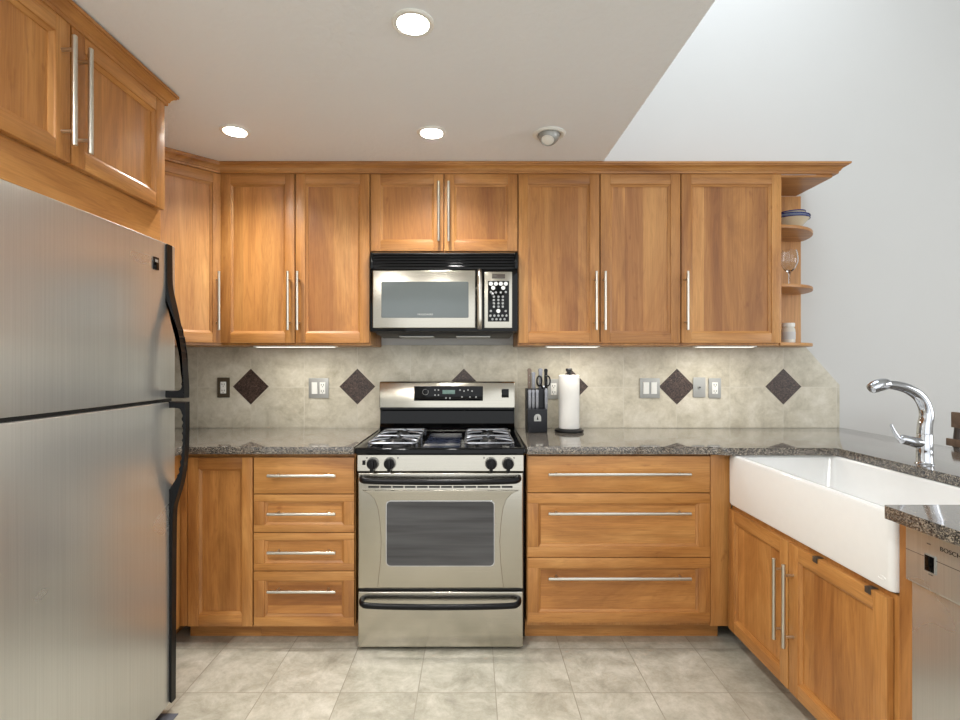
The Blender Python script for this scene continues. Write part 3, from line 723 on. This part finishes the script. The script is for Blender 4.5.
MB().box(-.378, .378, .004, .0295, mz(331.5), mz(269), BLG, .003).build('face_frame', mw)
md_ = MB().box(mx(373), mx(475.4), -.010, .0035, mz(328.2), mz(270.6), ST, .004, 3).build('door', mw)
MB().prism(rrect(mx(381.7), mx(468.6), mz(318), mz(282), .006), 'y', -.0115, -.004, MWG, .001, 1).build('window', md_)
text('FRIGIDAIRE', .0125, GREY, 'brand_lettering', md_, (mx(425.5), -.0118, mz(314.7)), (PI/2, 0, 0), .0003, 1.25)
b = MB().tube(smooth_path([(mx(479.5), -.008, mz(328)), (mx(479.5), -.030, mz(323)), (mx(479.5), -.036, mz(310)), (mx(479.5), -.036, mz(289)), (mx(479.5), -.030, mz(276)), (mx(479.5), -.008, mz(271))], 5), .0125, NI, 14)
b.build('handle', md_)
pn = MB().box(mx(484.3), mx(512), -.010, .0035, mz(328.2), mz(272), ST, .003, 2).build('control_panel', mw)
MB().box(mx(492), mx(505), -.0115, -.008, mz(278.8), mz(274.3), plain('amber_dark_display', (70, 62, 54), .2), .001).build('display', pn)
MB().box(mx(487.8), mx(509), -.0112, -.008, mz(321.8), mz(281.3), BLG, .001).build('keypad', pn)
kb = MB().cyl((0, -.002, 0), .0105, .002, plain('key_white', (225, 226, 224), .4), 'y', 18).build('key', pn); first = True
ks = MB().cyl((0, -.002, 0), .0060, .002, plain('key_grey', (150, 152, 152), .4), 'y', 14).build('key', pn); firsts = True
def key(x, y, big):
    global first, firsts
    src = kb if big else ks
    if (first if big else firsts): o = src
    else: o = src.copy(); COL.objects.link(o)
    if big: first = False
    else: firsts = False
    o.location = (mx(470+x/9), -.0112, mz(265+y/9))
for x in (187, 232, 276, 321): key(x, 172, True)
for x in (208, 298): key(x, 209, True)
key(254, 416, True)
for x, y in ((187, 246), (232, 250), (276, 250), (321, 246), (187, 416), (320, 416)): key(x, y, False)
for y in (288, 318, 347, 377):
    for x in (214, 255, 294): key(x, y, False)
for x in (183, 219, 255, 291, 327): key(x, 458, False)
for x in (201, 237, 273, 309): key(x, 490, False)
MB().box(-.24, -.06, .08, .20, mz(331.4)-.026, mz(331.4)-.018, GREY, .002).build('grease_filter', mw)
MB().box(.06, .24, .08, .20, mz(331.4)-.026, mz(331.4)-.018, GREY, .002).build('grease_filter', mw)

# ------------------------------------------------------------------ refrigerator (faces +X); local x = +Y, local y = -X
FRX, fr0, fr1 = -1.110, 1.045, 1.886
fr = thing('refrigerator', 'stainless steel top-freezer refrigerator with long black handles against the left wall', 'refrigerator', (FRX, fr0, 0), PI/2)
FL = fr1-fr0; ftop = PZ(246.5, 1.88)
MB().box(.004, FL-.004, .075, (FRX-LEFT_X)-.045, .03, ftop-.012, DGREY, .004).build('case', fr)
def fdoor(name, z0, z1):
    n = 16; top = []
    for i in range(n+1):
        u = i/n; top.append((FL*u, -.010*(1-(2*u-1)**2)+.004))
    pts = top + [(FL, .068), (0, .068)]
    return MB().prism(pts, 'z', z0, z1, STF, .006, 3).build(name, fr)
zg = PZ(399.5, 1.886)
dU = fdoor('freezer_door', zg+.006, ftop); dL = fdoor('fridge_door', .042, zg-.006)
MB().box(.01, FL-.01, .01, .074, zg-.0055, zg+.0055, BLM).build('gasket', fr)
MB().box(.02, FL-.02, .055, .10, .004, .038, BLM, .003).build('kick_grille', fr)
for xx in (.08, FL-.08):
    for yy in (.14, .68): MB().cyl((xx, yy, .0005), .022, .031, BLM, n=14).build('foot', fr)
def hx_(px, Y=1.822): return -(PX(px, Y)-FRX)       # local y of a pixel column at the handle
def hz_(py, Y=1.822): return PZ(py, Y)
def fhandle(parent, outer, inner, grip, ya, yb_):
    Yf = fr0+FL-yb_; Yn = fr0+FL-ya
    o = [(hx_(a, Yf), hz_(c, Yf)) for a, c in outer]; i_ = [(hx_(a, Yn), hz_(c, Yn)) for a, c in inner]
    o = [(p[0], p[1]) for p in [ (v.x, v.y) for v in smooth_path([(a, c, 0) for a, c in o], 4)]]
    i2 = [(v.x - (.0028*math.sin(v.y*2*PI/.026) if grip[0] < v.y < grip[1] else 0), v.y) for v in smooth_path([(a, c, 0) for a, c in i_], 12)]
    MB().prism(o + i2[::-1], 'x', FL-ya, FL-yb_, BLK, .0012, 1).build('handle', parent)
fhandle(dU, [(172.5, 246), (172.8, 268), (173.5, 288), (178, 309), (184, 338), (188, 366), (189.5, 386), (189.5, 397.6)],
        [(163.5, 246), (163.5, 270), (163.5, 296), (169, 312), (176, 328), (180.5, 352), (181.8, 380), (180, 389.5), (172, 391), (163.5, 391), (163.5, 397.6)], (hz_(386), hz_(318)), .062, .026)
fhandle(dL, [(189.8, 401.6), (189.8, 430), (188.6, 458), (185, 482), (179.5, 500), (177.5, 514), (176.8, 560), (176, 698)],
        [(163.5, 401.6), (163.5, 407.5), (174, 408), (180.5, 410.5), (182.2, 425), (181.5, 452), (178, 474), (170, 488), (166.5, 494), (163.5, 520), (163.5, 600), (163.5, 698)], (hz_(478), hz_(414)), .038, .008)
yb = F*(-FRX)/(CX-155); xb = yb-fr0; zb2 = PZ(263.5, yb)
MB().box(xb-.014, xb+.014, -.006, .004, zb2-.022, zb2+.022, BLG, .001).box(xb-.008, xb+.008, -.0066, -.005, zb2+.004, zb2+.014, GREY, .0003).build('badge', dU)

# mat under the fridge front
o = MB().box(-1.195, PX(178.5, 1.857), 1.10, 1.857, 0.0005, .003, plain('blue_grey_mat', (84, 86, 94), .7), .001).build('floor_mat')
tag(o, 'dark blue grey mat on the floor along the fridge front', 'mat')

# ------------------------------------------------------------------ outlets and switches on the backsplash
PZW = BS0
def plate(name, label, cat, px, py, kinds, mat, group=None):
    n = len(kinds); w_ = .072 if n == 1 else .116
    t = thing(name, label, cat, (PX(px, PZW), BS0-.0021, PZ(py, PZW)), 0, group)
    MB().box(-w_/2, w_/2, -.006, 0, -.058, .058, mat, .0025).build('plate', t)
    for i, k in enumerate(kinds):
        cx = 0 if n == 1 else (-.023 + .046*i)
        if k == 'o':
            b = MB().box(cx-.0165, cx+.0165, -.0085, -.005, -.034, .034, WPL, .002)
            for zz in (-.018, .018):
                b.box(cx-.008, cx-.005, -.0088, -.008, zz-.004, zz+.006, BLM).box(cx+.005, cx+.008, -.0088, -.008, zz-.004, zz+.006, BLM).cyl((cx, -.0088, zz-.010), .0025, .001, BLM, 'y', 10)
            b.build('socket', t)
        elif k == 's': MB().prism([(-.009, -.034), (-.006, -.034), (-.006, .034), (-.0115, .034)], 'x', cx-.0165, cx+.0165, WPL, .001, 1).build('rocker', t)
        else: MB().cyl((cx, -.012, 0), .009, .008, GREY, 'y', 6).cyl((cx, -.016, 0), .004, .008, BLM, 'y', 10).build('jack', t)
plate('wall_outlet', 'white outlet in a bronze plate on tile nearest the fridge', 'outlet', 224, 387.5, 'o', BRZ)
plate('switch_plate', 'grey plate with switch and outlet between two diamonds left of range', 'switch', 319, 388, 'so', GREY)
plate('wall_outlet', 'grey plated outlet half hidden between knives and paper towels', 'outlet', 553.5, 389, 'o', GREY)
plate('switch_plate', 'grey plate with two white rocker switches on the right backsplash', 'switch', 649.5, 388, 'ss', GREY)
plate('wall_jack', 'blank grey plate with round jack touching a diamond tile', 'wall plate', 698.8, 387.3, 'j', GREY)
plate('wall_outlet', 'grey plated outlet rightmost on the tile, right of the round jack', 'outlet', 714.3, 388, 'o', GREY)

# ------------------------------------------------------------------ knife block, knives, scissors
KY = 2.72
kx0, kx1 = PX(527.8, KY), PX(547.4, KY)
kb_ = thing('knife_block', 'black knife block full of silver knives on the counter', 'knife block', (0, 0, CT+.0005))
zl_ = PZ(409.3, KY)-CT; zu_ = PZ(389, KY+.05)-CT
kcol = plain('black_block_wood', (22, 23, 28), .35, 0.0, Specular_IOR_Level=.3)
MB().box(kx0, kx1, KY, KY+.055, 0, zl_, kcol, .003).build('front_block', kb_)
MB().box(kx0, kx1, KY+.0555, KY+.150, 0, zu_, kcol, .003).build('rear_block', kb_)
kxc = (kx0+kx1)/2; zE = PZ(418, KY)-CT
MB().prism([(kxc-.019, zE-.018), (kxc+.019, zE-.018)] + arc(kxc, zE+.002, .019, .019, 0, 180, 12), 'y', KY-.0012, KY+.001, GREY, .0004, 1).prism([(kxc-.005, zE-.010), (kxc+.005, zE-.010), (kxc, zE+.012)], 'y', KY-.0018, KY, BLK).build('emblem', kb_)
HND = steel('knife_handle_steel', (142, 142, 146), .3, 'v'); DKH = plain('knife_handle_brown_steel', (120, 104, 92), .35, .5)
def knife(label, px, y0, y1, Y, mat, wdt, group, lean=0.0):
    X = PX(px, Y); z0_, z1_ = PZ(y1, Y), PZ(y0, Y)
    t = thing('knife', label, 'knife', (X, Y, z0_), 0, group)
    h = z1_-z0_
    b = MB().prism([(-wdt*.42, .0), (wdt*.42, .0), (wdt*.5, h*.4), (wdt*.46, h*.8), (wdt*.6, h*.93), (wdt*.3, h), (-wdt*.3, h), (-wdt*.6, h*.93), (-wdt*.46, h*.8), (-wdt*.5, h*.4)], 'y', -.008, .008, mat, .003, 2)
    b.xf(Matrix.Rotation(lean, 4, 'X')); b.build('knife_handle', t)
    for q in (.3, .65): MB().cyl((0, -.0088, h*q), .0022, .002, GREY, 'y', 8).xf(Matrix.Rotation(lean, 4, 'X')).build('rivet', t)
    MB().box(-wdt*.3, wdt*.3, -.001, .001, -.004, .002, CHR).build('blade', t)
for px_, lab in ((529.6, 'leftmost small silver steak knife in the front of the knife block'), (533.2, 'second small silver steak knife from left in the knife block'),
                 (537, 'third small silver steak knife from left in the knife block'), (546, 'small silver steak knife alone at the right of the knife block')):
    knife(lab, px_, 389.5, 408.8, KY+.042, HND, .017, 'small steak knives')
knife('large knife with dark brown handle at the left back of the block', 529.3, 368.3, 388.6, KY+.085, DKH, .020, 'large knives at the block back')
knife('large silver handled knife second from left at the block back', 533.4, 372, 388.6, KY+.075, HND, .020, 'large knives at the block back')
knife('large silver handled knife behind the scissors loops', 540.4, 368.3, 388.6, KY+.105, HND, .022, 'large knives at the block back')
knife('large black handled knife at the right back of the block', 545.8, 368.6, 388.6, KY+.115, BLK, .018, 'large knives at the block back')
SYY = KY+.070; sxx = PX(543.5, SYY); szz = PZ(388.6, SYY)
t = thing('scissors', 'black handled kitchen scissors with two loops in the knife block', 'scissors', (sxx, SYY, szz))
for s_ in (-1, 1):
    b = MB(); cx_, cz_ = s_*.0225, PZ(381, SYY)-szz
    lp = [(cx_+.0135*math.cos(a*2*PI/24), -.004*s_, cz_+.027*math.sin(a*2*PI/24)) for a in range(24)]
    b.tube(lp+lp[:2], .0042, BLK, 8)
    b.tube([(cx_-.008*s_, -.004*s_, cz_-.020), (s_*.004, -.003*s_, .004), (s_*.003, -.003*s_, .0)], [.005, .006, .005], BLK, 8)
    b.build('loop_handle', t)
MB().cyl((0, -.010, .012), .006, .014, CHR, 'y', 14, .001).build('pivot', t)

# ------------------------------------------------------------------ paper towel
TY = 2.78; tx = PX(569, TY)
t = thing('paper_towel_holder', 'black paper towel holder with knob top on the counter', 'holder', (tx, TY, CT+.0005))
MB().lathe([(.0, 0), (.076, 0), (.080, .004), (.079, .010), (.070, .015), (.02, .018), (0, .018)], BLK, n=36).build('base', t)
ztop = PZ(375, TY)-CT
MB().cyl((0, 0, .016), .009, ztop-.016, BLK, n=14).build('rod', t)
MB().lathe([(.009, ztop-.001), (.012, ztop+.006), (.011, ztop+.012), (.017, ztop+.022), (.019, ztop+.030), (.016, ztop+.036), (0, ztop+.038)], BLK, n=20).build('knob', t)
b = MB(); R_ = PX(579.3, TY)-tx
b.lathe([(.020, .0), (R_-.002, .0), (R_, .003), (R_, ztop-.022), (R_-.003, ztop-.019), (.020, ztop-.019)], TOW, n=48, closed=True)
o = b.build('paper_towel_roll', loc=(tx, TY, CT+.0190)); tag(o, 'white paper towel roll standing on the black holder', 'paper towel')

# ------------------------------------------------------------------ items on the end shelf
def bowl(label, X, Y, z, r, h, tilt, mats, group='bowls on the top shelf'):
    t = thing('bowl', label, 'bowl', (X, Y, z), 0, group)
    n = 10; outp = [(r*.28 + r*.72*(i/n)**.9, h*i/n) for i in range(n+1)]
    inn = [(max(q-.004, .002), max(z_+.004, .004) if i < n else z_) for i, (q, z_) in enumerate(outp)]
    MB().lathe([(.002, 0)] + outp + inn[::-1] + [(.002, .004)], mats[0], n=36).xf(Matrix.Rotation(tilt, 4, 'Y')).build('bowl_body', t)
    MB().lathe([(r-.005, h-.004), (r+.0012, h-.004), (r+.0015, h+.001), (r-.005, h+.002)], mats[1], n=36, closed=True).xf(Matrix.Rotation(tilt, 4, 'Y')).build('rim_band', t)
bX = PX(789, 2.80); bY = 2.795
bowl('cream bowl with cobalt blue rim, bottom of the shelf stack', sx0+.150, bY, SHELF_T+.001, .100, .072, 0, (CERB, BLUE))
bowl('blue rimmed bowl stacked inside the cream bowl', sx0+.150, bY, SHELF_T+.0225, .098, .066, .05, (plain('blue_grey_glaze', (150, 160, 186), .2), BLUE))
bowl('topmost tilted bowl with dark blue rim on the stack', sx0+.150, bY, SHELF_T+.044, .082, .062, -.06, (CERB, BLUE))
gX, gY = sx0+.137, 2.77
t = thing('wine_glass', 'clear stemmed wine glass on the middle end shelf', 'glass', (gX, gY, SHELF_M+.0006))
ou = [(.036, 0), (.036, .002), (.006, .006), (.0045, .02), (.0045, .075), (.010, .085), (.030, .105), (.042, .135), (.044, .155), (.040, .185), (.035, .205)]
inr = [(.0335, .205), (.0385, .185), (.0425, .155), (.0405, .136), (.029, .108), (.010, .090), (.0, .088)]
MB().lathe([(0, 0)] + ou + inr, GLS, n=36).build('glass_body', t)
o = MB().lathe([(0, 0), (.040, 0), (.048, .006), (.050, .010), (.047, .009), (.039, .004), (0, .004)], plain('pewter_dish', (150, 146, 138), .3, .8), n=32).build('saucer', loc=(sx0+.195, 2.845, SHELF_M+.0006))
tag(o, 'small flat pewter dish beside the wine glass', 'dish')
t = thing('jar', 'white lidded glass jar on the bottom end shelf', 'jar', (sx0+.150, 2.80, SHELF_B+.0006))
MB().lathe([(0, 0), (.030, 0), (.034, .004), (.034, .075), (.030, .086), (.028, .092), (0, .092)], plain('cream_jar_glass', (226, 224, 214), .15), n=32).build('jar_body', t)
MB().lathe([(0, .092), (.031, .092), (.032, .094), (.032, .110), (.030, .113), (0, .113)], WPL, n=32).build('lid', t)
MB().lathe([(.0345, .022), (.0348, .024), (.0348, .062), (.0345, .064)], plain('jar_label_blue_grey', (206, 208, 208), .6), n=32, closed=False).build('paper_label', t)

# ------------------------------------------------------------------ counter stool beyond the peninsula
SXP = 2.572
st = thing('counter_stool', 'dark wooden ladder-back stool behind the counter at the right edge', 'stool', (0, 0, 0))
sya, syb = 2.73, 2.29
for i, yy in enumerate((sya-.022, syb+.022)):
    MB().tube([(SXP+.03, yy, 0), (SXP, yy, .62), (SXP+.035, yy, 1.015)], [.016, .018, .015], TEAKD, 10).build('back_post', st)
    MB().tube([(SXP-.42, yy, 0), (SXP-.40, yy, .635)], [.016, .019], TEAKD, 10).build('front_leg', st)
zr = [(PZ(427, 2.74), PZ(411.5, 2.74)), (PZ(445.5, 2.74), PZ(438, 2.74))]
for (a, c), ex in zip(zr, (0, .018)):
    xm = SXP+.035*((a+c)/2-.62)/.395
    b = MB().box(xm-.022, xm-.006, syb-ex, sya+ex, a, c, TEAK, .005, 2); b.build('back_rail', st)
MB().box(SXP-.43, SXP+.0, syb+.02, sya-.02, .635, .672, TEAK, .012, 3).build('seat', st)
for z_ in (.22, .40):
    for yy in (sya-.035, syb+.035): MB().tube([(SXP-.41, yy, z_), (SXP+.02, yy, z_)], .010, TEAKD, 8).build('stretcher', st)
    MB().tube([(SXP-.41, sya-.035, z_-.04), (SXP-.41, syb+.035, z_-.04)], .010, TEAKD, 8).build('stretcher', st)
